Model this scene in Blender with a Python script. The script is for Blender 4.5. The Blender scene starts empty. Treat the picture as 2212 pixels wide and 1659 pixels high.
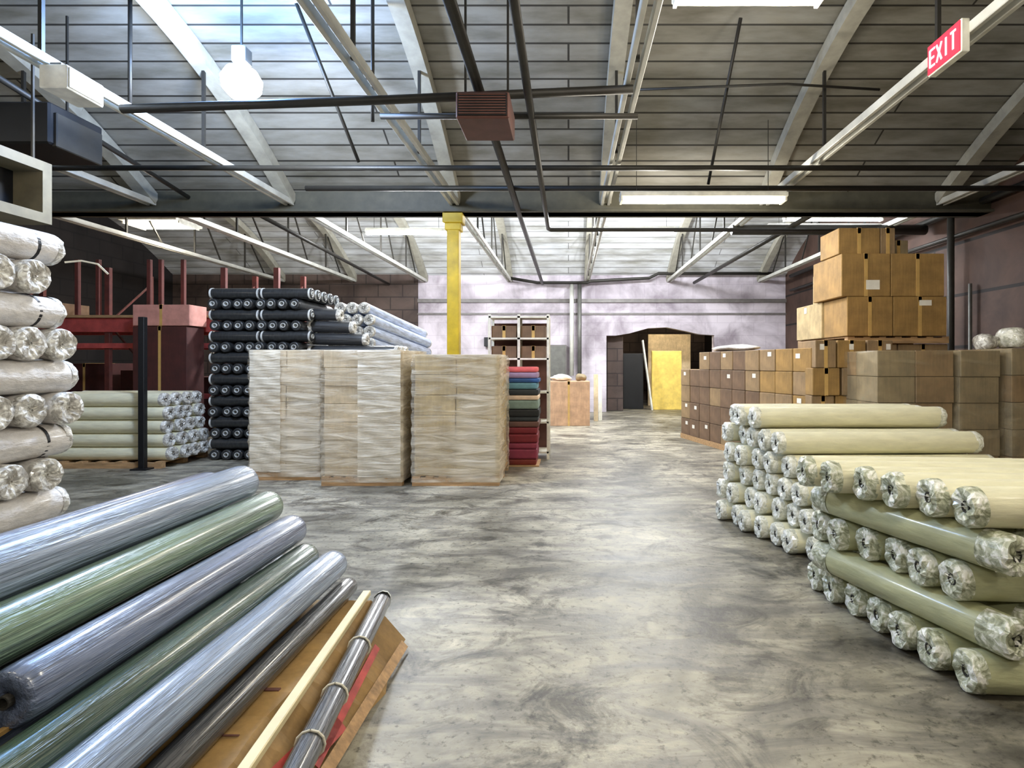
import bpy, bmesh, math, random
from mathutils import Vector, Matrix
random.seed(7)
S = bpy.context.scene
COL = S.collection
F = 1200.0            # focal length in pixels of the 2212 px wide frame
EYE = 1.6             # eye height in metres
VX, VY = 1228.0, 785.0

# ------------------------------------------------------------------ camera, world, exposure
cd = bpy.data.cameras.new('camera'); cam = bpy.data.objects.new('camera', cd); COL.objects.link(cam)
cam.location = (0, 0, EYE); cam.rotation_euler = (math.pi/2, 0, 0)
cd.sensor_fit = 'HORIZONTAL'; cd.sensor_width = 36; cd.lens = 36*F/2212
cd.shift_x = -(VX-1106)/2212; cd.shift_y = -(829.5-VY)/2212
cd.clip_start = .05; cd.clip_end = 100
S.camera = cam
W = bpy.data.worlds.new('world'); S.world = W; W.use_nodes = True
W.node_tree.nodes['Background'].inputs[0].default_value = (.8, .9, 1, 1)
W.node_tree.nodes['Background'].inputs[1].default_value = 1.2
S.view_settings.view_transform = 'Standard'; S.view_settings.look = 'None'
S.view_settings.exposure = 0.3; S.view_settings.gamma = 1.0; S.view_settings.use_curve_mapping = False
S.cycles.use_denoising = True
S.cycles.max_bounces = 8; S.cycles.diffuse_bounces = 4; S.cycles.transparent_max_bounces = 12

WARM = (1.0, .93, .80); COOL = (.80, .88, 1.0); WHITE = (.94, .97, 1.0)
def lamp(name, loc, power, color, radius=.15, parent=None):
    l = bpy.data.lights.new(name, 'POINT'); l.energy = power; l.color = color; l.shadow_soft_size = radius
    o = bpy.data.objects.new(name, l); COL.objects.link(o); o.location = loc
    if parent: o.parent = parent
    return o

def P(px, py, Y):   # a pixel of the photograph at depth Y -> world point
    return Vector(((px-VX)*Y/F, Y, EYE-(py-VY)*Y/F))
def PX(px, Y): return (px-VX)*Y/F
def PZ(py, Y): return EYE-(py-VY)*Y/F

# ------------------------------------------------------------------ materials
def lin(c):
    r = []
    for v in c[:3]:
        v /= 255.0
        r.append(v/12.92 if v <= .04045 else ((v+.055)/1.055)**2.4)
    return tuple(r)+(1,)
MATS = {}
class NT:
    def __init__(s, name):
        s.m = bpy.data.materials.new(name); s.m.use_nodes = True; s.t = s.m.node_tree
        s.b = s.t.nodes['Principled BSDF']; s.out = s.t.nodes['Material Output']
        s.tc = s.n('ShaderNodeTexCoord')
    def n(s, ty, **kw):
        k = s.t.nodes.new(ty)
        for a, v in kw.items():
            if a in k.inputs: k.inputs[a].default_value = v
            else: setattr(k, a, v)
        return k
    def l(s, a, b): s.t.links.new(a, b)
    def coords(s, scale=(1, 1, 1), world=False):
        mp = s.n('ShaderNodeMapping'); mp.inputs['Scale'].default_value = scale
        if world:
            g = s.n('ShaderNodeNewGeometry'); s.l(g.outputs['Position'], mp.inputs[0])
        else: s.l(s.tc.outputs['Object'], mp.inputs[0])
        return mp.outputs[0]
    def noise(s, vec, scale=5, detail=4, rough=.55, dist=0):
        k = s.n('ShaderNodeTexNoise'); k.inputs['Scale'].default_value = scale; k.inputs['Detail'].default_value = detail
        k.inputs['Roughness'].default_value = rough; k.inputs['Distortion'].default_value = dist
        s.l(vec, k.inputs['Vector']); return k.outputs['Fac']
    def ramp(s, fac, stops):
        k = s.n('ShaderNodeValToRGB'); e = k.color_ramp.elements
        e[0].position, e[0].color = stops[0][0], lin(stops[0][1])
        e[1].position, e[1].color = stops[-1][0], lin(stops[-1][1])
        for p, c in stops[1:-1]:
            x = e.new(p); x.color = lin(c)
        s.l(fac, k.inputs[0]); return k.outputs[0]
    def mix(s, fac, a, b, mode='MIX'):
        k = s.n('ShaderNodeMix', data_type='RGBA', blend_type=mode)
        for i, v in ((0, fac), (6, a), (7, b)):
            if hasattr(v, 'links') or hasattr(v, 'is_output'): s.l(v, k.inputs[i])
            else: k.inputs[i].default_value = v
        return k.outputs[2]
    def bump(s, fac, strength=.3, dist=.02):
        k = s.n('ShaderNodeBump'); k.inputs['Strength'].default_value = strength; k.inputs['Distance'].default_value = dist
        s.l(fac, k.inputs['Height']); s.l(k.outputs[0], s.b.inputs['Normal'])
def G(v): return (v*255, v*255, v*255)
def plain(name, c, rough=.6, metal=0, var=.12, scale=6, stretch=(1, 1, 1), bump=.15, coat=0, bd=.01):
    t = NT(name); v = t.coords(stretch)
    f = t.noise(v, scale, 5)
    lo = tuple(x*(1-var) for x in c); hi = tuple(min(255, x*(1+var)) for x in c)
    t.l(t.ramp(f, [(.25, lo), (.75, hi)]), t.b.inputs['Base Color'])
    t.b.inputs['Roughness'].default_value = rough; t.b.inputs['Metallic'].default_value = metal
    t.b.inputs['Coat Weight'].default_value = coat; t.b.inputs['Coat Roughness'].default_value = .15
    if bump: t.bump(f, bump, bd)
    MATS[name] = t.m; return t.m
def emit(name, c, strength):
    t = NT(name); v = t.coords(); f = t.noise(v, 3, 2)
    t.l(t.ramp(f, [(0, tuple(x*.97 for x in c)), (1, c)]), t.b.inputs['Emission Color'])
    t.b.inputs['Base Color'].default_value = lin(c); t.b.inputs['Emission Strength'].default_value = strength
    MATS[name] = t.m; return t.m
M = MATS

# concrete floor
t = NT('stained_concrete'); v = t.coords(world=True)
big = t.noise(v, .55, 6, .62, .6); v2 = t.coords((.5, 1.6, 1), world=True)
mid = t.noise(v2, 2.6, 8, .68, .9); fine = t.noise(v, 22, 6, .7)
base = t.ramp(mid, [(.3, (108, 104, 97)), (.45, (152, 147, 134)), (.58, (192, 186, 166)), (.75, (212, 205, 184))])
bigc = t.ramp(big, [(.38, (146, 145, 142)), (.6, (255, 255, 255))])
c1 = t.mix(1.0, base, bigc, 'MULTIPLY')
sp = t.ramp(fine, [(.34, (96, 90, 80)), (.45, (255, 255, 255))])
c2 = t.mix(.7, c1, sp, 'MULTIPLY')
st = t.noise(t.coords((1, 1.3, 1), world=True), 1.7, 9, .72, 1.2)
c2 = t.mix(.85, c2, t.ramp(st, [(.36, (98, 94, 88)), (.5, (255, 255, 255))]), 'MULTIPLY')
t.l(c2, t.b.inputs['Base Color'])
r_ = t.n('ShaderNodeMapRange'); r_.inputs['To Min'].default_value = .3; r_.inputs['To Max'].default_value = .62
t.l(mid, r_.inputs['Value']); t.l(r_.outputs[0], t.b.inputs['Roughness']); t.bump(fine, .25, .01)
M['concrete'] = t.m

# painted roof boards running across
def roof_boards(name, ca, cb, cm):
    t = NT(name); v = t.coords(world=True)
    br = t.n('ShaderNodeTexBrick', offset=.37); t.l(v, br.inputs['Vector'])
    br.inputs['Scale'].default_value = 1; br.inputs['Brick Width'].default_value = 7.5; br.inputs['Row Height'].default_value = .26
    br.inputs['Mortar Size'].default_value = .014; br.inputs['Color1'].default_value = lin(ca); br.inputs['Color2'].default_value = lin(cb)
    br.inputs['Mortar'].default_value = lin(cm)
    n1 = t.noise(t.coords((.6, 2.5, 1), world=True), 1.3, 6, .6)
    t.l(t.mix(1, br.outputs[0], t.ramp(n1, [(.3, (176, 172, 160)), (.65, (255, 255, 255))]), 'MULTIPLY'), t.b.inputs['Base Color'])
    t.b.inputs['Roughness'].default_value = .6; t.bump(br.outputs['Fac'], -.4, .02)
    M[name] = t.m
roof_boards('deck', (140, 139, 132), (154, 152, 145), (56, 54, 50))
roof_boards('deck_far_lit', (214, 218, 222), (226, 229, 232), (150, 152, 154))  # paler copy for the far bay; its stronger lighting is put into the colour

def banded_wall(name, c1, c2, mortar, row, w=1.2, ms=.02, swap=True):
    t = NT(name); v = t.coords(world=True)
    sx = t.n('ShaderNodeSeparateXYZ'); t.l(v, sx.inputs[0]); cx = t.n('ShaderNodeCombineXYZ')
    ad = t.n('ShaderNodeMath', operation='ADD'); t.l(sx.outputs[0], ad.inputs[0]); t.l(sx.outputs[1], ad.inputs[1])
    t.l(ad.outputs[0], cx.inputs[0]); t.l(sx.outputs[2], cx.inputs[1])
    br = t.n('ShaderNodeTexBrick'); t.l(cx.outputs[0], br.inputs['Vector'])
    for k, q in (('Scale', 1), ('Brick Width', w), ('Row Height', row), ('Mortar Size', ms)): br.inputs[k].default_value = q
    br.inputs['Color1'].default_value = lin(c1); br.inputs['Color2'].default_value = lin(c2); br.inputs['Mortar'].default_value = lin(mortar)
    n1 = t.noise(v, .9, 7, .6, .5)
    t.l(t.mix(1, br.outputs[0], t.ramp(n1, [(.32, (170, 165, 168)), (.62, (255, 255, 255))]), 'MULTIPLY'), t.b.inputs['Base Color'])
    t.b.inputs['Roughness'].default_value = .75; t.bump(br.outputs['Fac'], -.3, .02)
    M[name] = t.m
banded_wall('lavender_block', (210, 202, 212), (214, 206, 215), (200, 191, 202), .42, .8, .012)
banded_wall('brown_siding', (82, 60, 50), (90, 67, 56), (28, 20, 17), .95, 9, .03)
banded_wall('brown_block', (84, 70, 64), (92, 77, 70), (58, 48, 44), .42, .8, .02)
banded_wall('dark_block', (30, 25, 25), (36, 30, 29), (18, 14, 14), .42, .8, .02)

plain('steel_grey', (104, 104, 100), .5, .4); plain('chord_paint', (200, 200, 192), .45, .1, .12, 3)
plain('dark_pipe', (48, 46, 42), .5, .3); plain('girder_paint', (74, 72, 60), .6)
plain('rafter_paint', (158, 155, 142), .6, 0, .1); plain('black_metal', (26, 27, 30), .5, .3)
plain('yellow_paint', (196, 168, 30), .45, 0, .14, 4); plain('white_metal', (222, 220, 208), .45)
plain('heater_brown', (98, 62, 54), .6, .1); plain('beige_duct', (108, 100, 80), .55)
plain('rack_red', (186, 84, 80), .5, .1, .15); plain('rack_rust', (92, 44, 38), .6, 0, .2)
plain('black_fabric', (40, 42, 44), .38, 0, .3, 12, (3, 1, 1), .4, .35); plain('core_silver', (196, 198, 196), .55, 0, .15)
plain('cream_fabric', (224, 220, 190), .55, 0, .06, 5, (1, 4, 4), .35, .2, .02)
plain('green_cream_fabric', (176, 178, 140), .5, 0, .1, 5, (1, 4, 4), .35, .25, .02)
plain('white_fabric', (212, 208, 204), .45, 0, .09, 6, (1.5, 3, 3), .6, .3, .03)
plain('core_tube', (150, 130, 96), .8); plain('core_dark', (52, 50, 46), .8)
plain('wood', (172, 138, 98), .7, 0, .2, 4, (1, 8, 8)); plain('white_strip', (228, 214, 168), .5, 0, .06)
plain('twine', (226, 222, 206), .6); plain('pink_box', (196, 140, 130), .7, 0, .1)
plain('yellow_board', (236, 204, 104), .6, 0, .1); plain('label_white', (236, 232, 222), .5, 0, .05)
plain('tape', (196, 160, 96), .35, 0, .06, 6, (1, 1, 1), .05, .3); plain('mirror_grey', (110, 106, 104), .5)
plain('grey_blue_film', (166, 178, 200), .28, .1, .25, 7, (.6, 4, 4), .5, .6, .015)
for nm, c in (('slate_blue', (100, 112, 136)), ('sage_green', (112, 138, 116)), ('dark_sage', (64, 88, 72)), ('charcoal', (52, 54, 58)), ('pale_blue', (140, 158, 186)), ('steel_blue', (112, 126, 158))):
    # cloth under glossy clear film, with streaks along the roll (local X)
    t = NT(nm); f = t.noise(t.coords((.5, 9, 9)), 3.2, 5, .6, .4); g = t.noise(t.coords((.9, 16, 16)), 2.5, 4, .6)
    a = t.ramp(f, [(.3, tuple(x*.72 for x in c)), (.7, tuple(min(255, x*1.12) for x in c))]); t.l(a, t.b.inputs['Base Color'])
    t.b.inputs['Roughness'].default_value = .34; t.b.inputs['Coat Weight'].default_value = .9; t.b.inputs['Coat Roughness'].default_value = .16
    t.bump(g, .9, .02); M[nm] = t.m
def cardboard(name, c, stretch=(1, 1, 1)):
    t = NT(name); f = t.noise(t.coords((2, 2, 2)), 2.2, 6, .6); g = t.noise(t.coords((14, 14, 1)), 3, 3)
    a = t.ramp(f, [(.3, tuple(x*.84 for x in c)), (.7, tuple(min(255, x*1.08) for x in c))])
    t.l(t.mix(.3, a, t.ramp(g, [(.35, (190, 190, 190)), (.65, (255, 255, 255))]), 'MULTIPLY'), t.b.inputs['Base Color'])
    t.b.inputs['Roughness'].default_value = .75; t.bump(g, .1, .01); M[name] = t.m
cardboard('maroon_board', (74, 34, 31)); cardboard('kraft', (160, 126, 72)); cardboard('kraft_light', (196, 174, 130)); cardboard('kraft_red', (118, 93, 71))
cardboard('kraft_pale', (214, 194, 160)); cardboard('kraft_wet', (150, 124, 90)); cardboard('box_orange', (198, 160, 128)); cardboard('kraft_grey', (150, 134, 104))
# crumpled puckered plastic on roll ends
def pucker(name, c, dark, sc=26):
    t = NT(name); f = t.noise(t.coords((1, 1, 1)), sc, 4, .6, 1.2)
    t.l(t.ramp(f, [(.34, dark), (.5, c), (.62, (250, 250, 244))]), t.b.inputs['Base Color'])
    t.b.inputs['Roughness'].default_value = .3; t.b.inputs['Coat Weight'].default_value = .4; t.bump(f, .5, .02); M[name] = t.m
pucker('pucker_white', (222, 222, 208), (176, 178, 162), 18); pucker('pucker_green', (188, 192, 168), (122, 126, 100), 16); pucker('pucker_grey', (196, 193, 186), (146, 142, 134), 16)
# stretch film: mostly clear with milky horizontal folds
t = NT('stretch_film'); f = t.noise(t.coords((.55, .55, 4.2)), 2.6, 5, .58, .7); g = t.noise(t.coords((1, 1, .5)), 1.1, 2)
mm = t.n('ShaderNodeMath', operation='ADD'); t.l(f, mm.inputs[0]); t.l(g, mm.inputs[1])
rr = t.n('ShaderNodeMapRange'); rr.inputs['From Min'].default_value = .85; rr.inputs['From Max'].default_value = 1.25; rr.inputs['To Min'].default_value = .12; rr.inputs['To Max'].default_value = .8
t.l(mm.outputs[0], rr.inputs['Value']); t.l(rr.outputs[0], t.b.inputs['Alpha'])
t.b.inputs['Base Color'].default_value = lin((238, 228, 208)); t.b.inputs['Roughness'].default_value = .28; t.bump(f, .8, .04); M['film'] = t.m
t = NT('thin_film'); f = t.noise(t.coords((.6, .6, 3)), 2.2, 4, .55, .6)
rr = t.n('ShaderNodeMapRange'); rr.inputs['From Min'].default_value = .5; rr.inputs['From Max'].default_value = .8; rr.inputs['To Min'].default_value = .08; rr.inputs['To Max'].default_value = .4; t.l(f, rr.inputs['Value']); t.l(rr.outputs[0], t.b.inputs['Alpha'])
t.b.inputs['Base Color'].default_value = lin((206, 192, 160)); t.b.inputs['Roughness'].default_value = .3; t.bump(f, .5, .03); M['film_thin'] = t.m
t = NT('clear_band'); f = t.noise(t.coords((.5, .5, 4.5)), 2.6, 5, .58, .7)
rr = t.n('ShaderNodeMapRange'); rr.inputs['From Min'].default_value = .3; rr.inputs['From Max'].default_value = .7; rr.inputs['To Min'].default_value = .2; rr.inputs['To Max'].default_value = .95; t.l(f, rr.inputs['Value']); t.l(rr.outputs[0], t.b.inputs['Alpha'])
t.b.inputs['Base Color'].default_value = lin((240, 232, 214)); t.b.inputs['Roughness'].default_value = .3; t.bump(f, .9, .04); M['film_thick'] = t.m
for nm, c in (('bolt_red', (206, 92, 92)), ('bolt_lilac', (150, 124, 150)), ('bolt_blue', (44, 82, 136)), ('bolt_teal', (98, 142, 156)), ('bolt_charcoal', (40, 46, 50)),
              ('bolt_cream', (214, 190, 166)), ('bolt_sage', (120, 138, 130)), ('bolt_black', (26, 28, 30)), ('bolt_brown', (96, 66, 58)), ('bolt_maroon', (112, 26, 36)), ('bolt_wine', (128, 44, 66)), ('bolt_rust', (110, 36, 26))):
    plain(nm, c, .7, 0, .12, 8)
emit('tube_glow', (255, 246, 222), 9); emit('tube_cool', (240, 246, 255), 9); emit('bulb_glow', (236, 243, 255), 26)
emit('exit_red', (236, 40, 60), 1.1); emit('exit_letter', (255, 170, 176), 1.6)

# ------------------------------------------------------------------ mesh helpers
def link(name, me, mat, parent=None, loc=(0, 0, 0), rot=(0, 0, 0), smooth=False):
    o = bpy.data.objects.new(name, me); COL.objects.link(o)
    if mat is not None and not me.materials: me.materials.append(M[mat] if isinstance(mat, str) else mat)
    if smooth:
        for p in me.polygons: p.use_smooth = True
    o.location = loc; o.rotation_euler = rot
    if parent: o.parent = parent
    return o
def tag(o, label, cat, group=None, kind=None):
    o['label'] = label; o['category'] = cat
    if group: o['group'] = group
    if kind: o['kind'] = kind
    return o
def empty(name, loc=(0, 0, 0), rot=(0, 0, 0)):
    o = bpy.data.objects.new(name, None); COL.objects.link(o); o.location = loc; o.rotation_euler = rot; o.empty_display_size = .1
    return o
def copy_tree(o, parent=None):
    c = o.copy(); COL.objects.link(c); c.parent = parent
    for ch in list(o.children): copy_tree(ch, c)
    return c
class MB:
    def __init__(s): s.bm = bmesh.new()
    def box(s, x0, x1, y0, y1, z0, z1, mat=None):
        vs = [s.bm.verts.new((x, y, z)) for z in (z0, z1) for y in (y0, y1) for x in (x0, x1)]
        if mat is not None:
            for v in vs: v.co = mat @ v.co
        for f in ((0, 2, 3, 1), (4, 5, 7, 6), (0, 1, 5, 4), (2, 6, 7, 3), (0, 4, 6, 2), (1, 3, 7, 5)):
            s.bm.faces.new([vs[i] for i in f])
        return s
    def bar(s, a, b, w, h=None, up=(0, 0, 1)):
        a, b = Vector(a), Vector(b); h = h or w; d = (b-a); L = d.length; d.normalize()
        u = Vector(up)
        if abs(d.dot(u)) > .95: u = Vector((1, 0, 0))
        sd = d.cross(u).normalized(); u = sd.cross(d)
        m = Matrix((( d.x, sd.x, u.x, a.x), (d.y, sd.y, u.y, a.y), (d.z, sd.z, u.z, a.z), (0, 0, 0, 1)))
        return s.box(0, L, -w/2, w/2, -h/2, h/2, m)
    def tube(s, pts, r, seg=10, cap=True):
        pts = [Vector(p) for p in pts]; rings = []; prev = None
        for i, p in enumerate(pts):
            d = (pts[min(i+1, len(pts)-1)]-pts[max(i-1, 0)]).normalized()
            u = prev if prev is not None and abs(prev.dot(d)) < .95 else (Vector((0, 0, 1)) if abs(d.z) < .9 else Vector((1, 0, 0)))
            a = d.cross(u).normalized(); b = a.cross(d).normalized(); prev = b
            rr = r[i] if isinstance(r, (list, tuple)) else r
            rings.append([s.bm.verts.new(p+(a*math.cos(q)+b*math.sin(q))*rr) for q in [2*math.pi*k/seg for k in range(seg)]])
        for A, B in zip(rings, rings[1:]):
            for k in range(seg): s.bm.faces.new([A[k], A[(k+1) % seg], B[(k+1) % seg], B[k]])
        if cap: s.bm.faces.new(rings[0][::-1]); s.bm.faces.new(rings[-1])
        return s
    def lathe(s, prof, seg=24, wob=0, seed=0, close=False):   # prof: (x, r) about the local X axis
        rnd = random.Random(seed); ph = [rnd.uniform(0, 6.28) for _ in range(4)]; rings = []
        for x, r in prof:
            ring = []
            for k in range(seg):
                q = 2*math.pi*k/seg
                rr = r*(1+wob*(math.sin(2*q+ph[0]+x*1.1)*.6+math.sin(3*q+ph[1]-x*2.1)*.4+math.sin(x*5+ph[2])*.25))
                ring.append(s.bm.verts.new((x, rr*math.cos(q), rr*math.sin(q))))
            rings.append(ring)
        pr = list(zip(rings, rings[1:]))
        if close: pr.append((rings[-1], rings[0]))
        for A, B in pr:
            for k in range(seg): s.bm.faces.new([A[k], A[(k+1) % seg], B[(k+1) % seg], B[k]])
        return s
    def me(s, name, bevel=0, seg=1):
        if bevel: bmesh.ops.bevel(s.bm, geom=s.bm.edges[:]+s.bm.verts[:], offset=bevel, segments=seg, affect='EDGES', profile=.6)
        bmesh.ops.recalc_face_normals(s.bm, faces=s.bm.faces)
        m = bpy.data.meshes.new(name); s.bm.to_mesh(m); s.bm.free(); return m
def boxobj(name, x0, x1, y0, y1, z0, z1, mat, parent=None, bevel=0):
    cx, cy = (x0+x1)/2, (y0+y1)/2
    me = MB().box(x0-cx, x1-cx, y0-cy, y1-cy, 0, z1-z0).me(name, bevel, 2 if bevel else 1)
    return link(name, me, mat, parent, (cx, cy, z0))
def struct(o): o['kind'] = 'structure'; return o
ORD = ['lowest', 'second', 'third', 'fourth', 'fifth', 'sixth', 'seventh', 'eighth', 'ninth', 'tenth', 'eleventh', 'twelfth', 'thirteenth', 'fourteenth', 'fifteenth', 'sixteenth', 'seventeenth', 'eighteenth']
ORF = ['first'] + ORD[1:]

# ------------------------------------------------------------------ structure
XL, XR, YB, YF = -13.0, 7.15, -6.0, 18.3
struct(link('floor', MB().box(XL-.3, XR+.3, YB-.3, 27, -.2, 0).me('floor'), 'concrete'))
def zroof(Y):
    c = (4.95 if Y > .5 else -3.95) if Y < 9.4 else 13.85
    return EYE+2.87+1.5*max(0, 1-((Y-c)/4.45)**2)
mb = MB(); ys = [YB+i*(YF+.3-YB)/110 for i in range(111)]
rows = [[mb.bm.verts.new((x, y, zroof(y)+dz)) for dz in (0, .15) for x in (XL-.3, XR+.3)] for y in ys]
for A, B in zip(rows, rows[1:]):
    mb.bm.faces.new([A[0], A[1], B[1], B[0]]); mb.bm.faces.new([A[2], B[2], B[3], A[3]])
    mb.bm.faces.new([A[0], B[0], B[2], A[2]]); mb.bm.faces.new([A[1], A[3], B[3], B[1]])
ce = struct(link('ceiling', mb.me('ceiling'), 'deck')); ce.data.materials.append(M['deck_far_lit'])
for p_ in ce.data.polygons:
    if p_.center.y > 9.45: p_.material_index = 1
struct(boxobj('wall_right', XR, XR+.3, YB, YF+.3, 0, 6.4, 'brown_siding'))
struct(boxobj('wall_left', XL-.3, XL, YB, YF+.3, 0, 6.4, 'dark_block'))
struct(boxobj('wall_front', XL, XR, YB-.3, YB, 0, 6.4, 'brown_block'))
# far wall with the ragged door opening
DX0, DX1 = PX(1310, YF), PX(1543, YF)
xs = -4.95
top = [(DX1, PZ(724, YF)), (DX1-.5, PZ(722, YF)), (PX(1480, YF), PZ(715, YF)), (PX(1440, YF), PZ(707, YF)), (PX(1400, YF), PZ(709, YF)), (PX(1360, YF), PZ(720, YF)), (PX(1330, YF), PZ(725, YF)), (DX0, PZ(725, YF))]
mb = MB(); mb.box(xs, DX0, YF, YF+.3, 0, 4.9).box(DX1, XR, YF, YF+.3, 0, 4.9)
tp_ = top[::-1]
for (xa, za), (xb, zb) in zip(tp_, tp_[1:]):
    if xb-xa < 1e-4: continue
    v_ = [mb.bm.verts.new(c) for c in ((xa, YF, za), (xb, YF, zb), (xb, YF, 4.9), (xa, YF, 4.9), (xa, YF+.3, za), (xb, YF+.3, zb), (xb, YF+.3, 4.9), (xa, YF+.3, 4.9))]
    for f_ in ((0, 1, 2, 3), (7, 6, 5, 4), (0, 4, 5, 1), (3, 2, 6, 7)): mb.bm.faces.new([v_[q] for q in f_])
struct(link('wall_back', mb.me('wall'), 'lavender_block'))
struct(boxobj('wall_back_left', XL, xs, YF-.05, YF+.3, 0, 4.9, 'brown_block'))
# room seen through the opening
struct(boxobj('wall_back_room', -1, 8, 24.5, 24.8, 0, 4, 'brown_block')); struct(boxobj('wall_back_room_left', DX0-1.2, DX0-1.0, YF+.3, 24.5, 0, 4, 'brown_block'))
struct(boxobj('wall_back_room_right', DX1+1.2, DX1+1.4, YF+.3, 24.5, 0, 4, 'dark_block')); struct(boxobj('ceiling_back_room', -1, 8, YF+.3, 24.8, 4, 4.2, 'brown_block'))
# painted ledge bands high on the far wall
struct(boxobj('trim_1', xs, XR, YF-.08, YF, 3.60, 3.72, 'mirror_grey')); struct(boxobj('trim_2', xs, XR, YF-.05, YF, 3.2, 3.26, 'mirror_grey'))

# girder between the two roof bays, its end against both walls
GY = 9.4
struct(link('trim_3', MB().box(XL, XR, GY, GY+.25, PZ(459, GY), 4.62).box(XL, XR, GY-.08, GY+.33, PZ(459, GY), PZ(459, GY)+.04).me('girder'), 'girder_paint'))
struct(link('trim_4', MB().box(XL, XR, .3, .55, 4.15, 4.62).me('girder'), 'girder_paint'))

# yellow column
col = empty('steel_column', (PX(978, GY), GY+.1, 0)); tag(col, 'yellow painted steel column rising behind the wrapped pallets to the girder', 'column')
link('shaft', MB().box(-.1, .1, -.1, .1, 0, 3.98).me('shaft', .012), 'yellow_paint', col)
link('capital', MB().box(-.17, .17, -.13, .13, 3.98, 4.15).box(-.135, .135, -.11, .11, 3.86, 3.98).me('capital', .01), 'yellow_paint', col)
link('base_plate', MB().box(-.18, .18, -.18, .18, 0, .03).me('plate', .004), 'yellow_paint', col)

# bowstring trusses
TX = [('far left', -9.4), ('second from the left', -7.05), ('third from the left', -4.72), ('left of the yellow column', -1.93), ('right of the brown heater', .62), ('beside the red exit sign', 3.31), ('nearest the right wall', 6.3)]
for bay, (y0, y1) in enumerate(((.55, GY), (GY+.25, YF))):
    for nm, X in TX:
        if X > 6 and bay == 1: pass
        tr = empty('roof_truss', (X, y0, 4.27)); L = y1-y0
        tag(tr, 'grey bowstring roof truss %s, in the %s roof bay' % (nm, ('near', 'far')[bay]), 'truss', 'bowstring trusses under the roof')
        for s in (-1, 1):
            link('bottom_chord', MB().box(s*.055-.024, s*.055+.024, 0, L, 0, .09).me('chord', .006), 'chord_paint', tr)
        n = 24; pts = [(0, L*i/n, zroof(y0+L*i/n)-4.27-.12) for i in range(n+1)]
        pts = [(a, b, max(c, .1)) for a, b, c in pts]
        m = MB()
        for a, b in zip(pts, pts[1:]): m.bar(a, b, .2, .18)
        link('top_chord', m.me('top_chord'), 'rafter_paint', tr)
        for i in range(6, n-5, 6):
            link('web', MB().bar((0, L*i/n, .05), pts[i], .035).me('web'), 'dark_pipe', tr)
            if bay == 1: link('web', MB().bar((0, L*i/n, .05) if (i//3) % 2 else pts[i], pts[i+3] if (i//3) % 2 else (0, L*(i+3)/n, .05), .03).me('web'), 'dark_pipe', tr)

# ------------------------------------------------------------------ pipes
def pipe(label, pts, r, mat='dark_pipe', name='sprinkler_pipe', cat='pipe', group=None):
    o = link(name, MB().tube(pts, r, 10).me(name), mat, None); tag(o, label, cat, group); 
    for p in o.data.polygons: p.use_smooth = len(p.vertices) == 4
    return o
pipe('dark pipe running towards the far wall past the brown heater box', [(-.845, .6, 4.18), (-.845, 18.0, 4.18)], .05)
pipe('dark pipe running overhead between the heater and the middle truss, turning right', [(-.375, .6, 4.1), (-.375, 10.3, 4.1), (-.33, 10.4, 4.1), (5.3, 10.4, 4.1)], .038)
pipe('thin cross pipe hung in front of the heater, upper of the pair', [(-4.3, 5.35, 4.05), (-1.95, 5.35, 4.13), (.62, 5.35, 4.24)], .042)
pipe('thin cross pipe beside the heater, lower of the pair', [(-1.9, 5.62, 4.1), (.7, 5.62, 4.1)], .03)
pipe('long dark pipe crossing all trusses before the girder', [(-8, 7.45, 4.22), (6.8, 7.45, 4.22)], .036)
pipe('second dark pipe crossing the trusses just before the girder', [(-3.9, 8.25, 4.2), (6.8, 8.25, 4.2)], .04)
pipe('thick dark pipe running under the right end of the far trusses', [(3.2, 10.9, 4.22), (7.0, 10.9, 4.22)], .1)
pipe('dark pipe running along beside the right far truss', [(4.25, 9.8, 4.2), (4.05, 17.9, 4.2)], .05)
pipe('dark horizontal pipe on the far lavender wall bending upward', [(-1.9, 17.9, 4.35), (-1.0, 17.9, 4.2), (.6, 17.9, 4.2), (.7, 17.9, 4.25), (2.6, 17.9, 4.35), (2.9, 17.9, 4.5), (6.8, 17.9, 4.5)], .05)
pipe('dark conduit running along the top of the right wall', [(7.0, .6, 4.35), (7.0, 17.5, 4.35)], .06)
pipe('lower conduit running along the right wall', [(7.0, 3.0, 3.9), (7.0, 17.5, 3.9)], .04)
for x, lb in ((PX(1235, 17.9), 'pale vertical pipe on the far wall left of the doorway'), (PX(1252, 17.9), 'dark vertical pipe on the far wall left of the doorway')):
    pipe(lb, [(x, 17.95, 1.2 if 'pale' in lb else .9), (x, 17.95, 4.2)], .07, 'chord_paint' if 'pale' in lb else 'steel_grey', 'wall_pipe')
pipe('dark vertical pipe on the right wall behind the stacked cartons', [(6.95, 10.1, 0), (6.95, 10.1, 4.4)], .06, name='wall_pipe')
pipe('thin bright vertical conduit on the right wall behind the cartons', [(7.05, 9.75, 0), (7.05, 9.75, 3.0)], .03, 'steel_grey', 'wall_pipe')
pipe('thin drop pipe hanging from the cross pipe over the left aisle', [(PX(805, 6.2), 6.2, 4.3), (PX(805, 6.2), 6.2, zroof(6.2))], .02, name='drop_pipe')
pipe('thin hanger pipe left of the bright lamp', [(PX(281, 6.3), 6.3, 4.4), (PX(281, 6.3), 6.3, zroof(6.3))], .022, name='drop_pipe')
pipe('crooked conduit between the left truss and the cross pipe', [(PX(640, 6.4), 6.4, zroof(6.4)-.06), (PX(775, 7.45), 7.45, 4.3)], .022, name='conduit')
pipe('dark conduit crossing the roof right of the middle truss', [(PX(1600, 6.6), 6.6, zroof(6.6)-.06), (PX(1530, 8.2), 8.2, 4.25)], .022, name='conduit')
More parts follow.
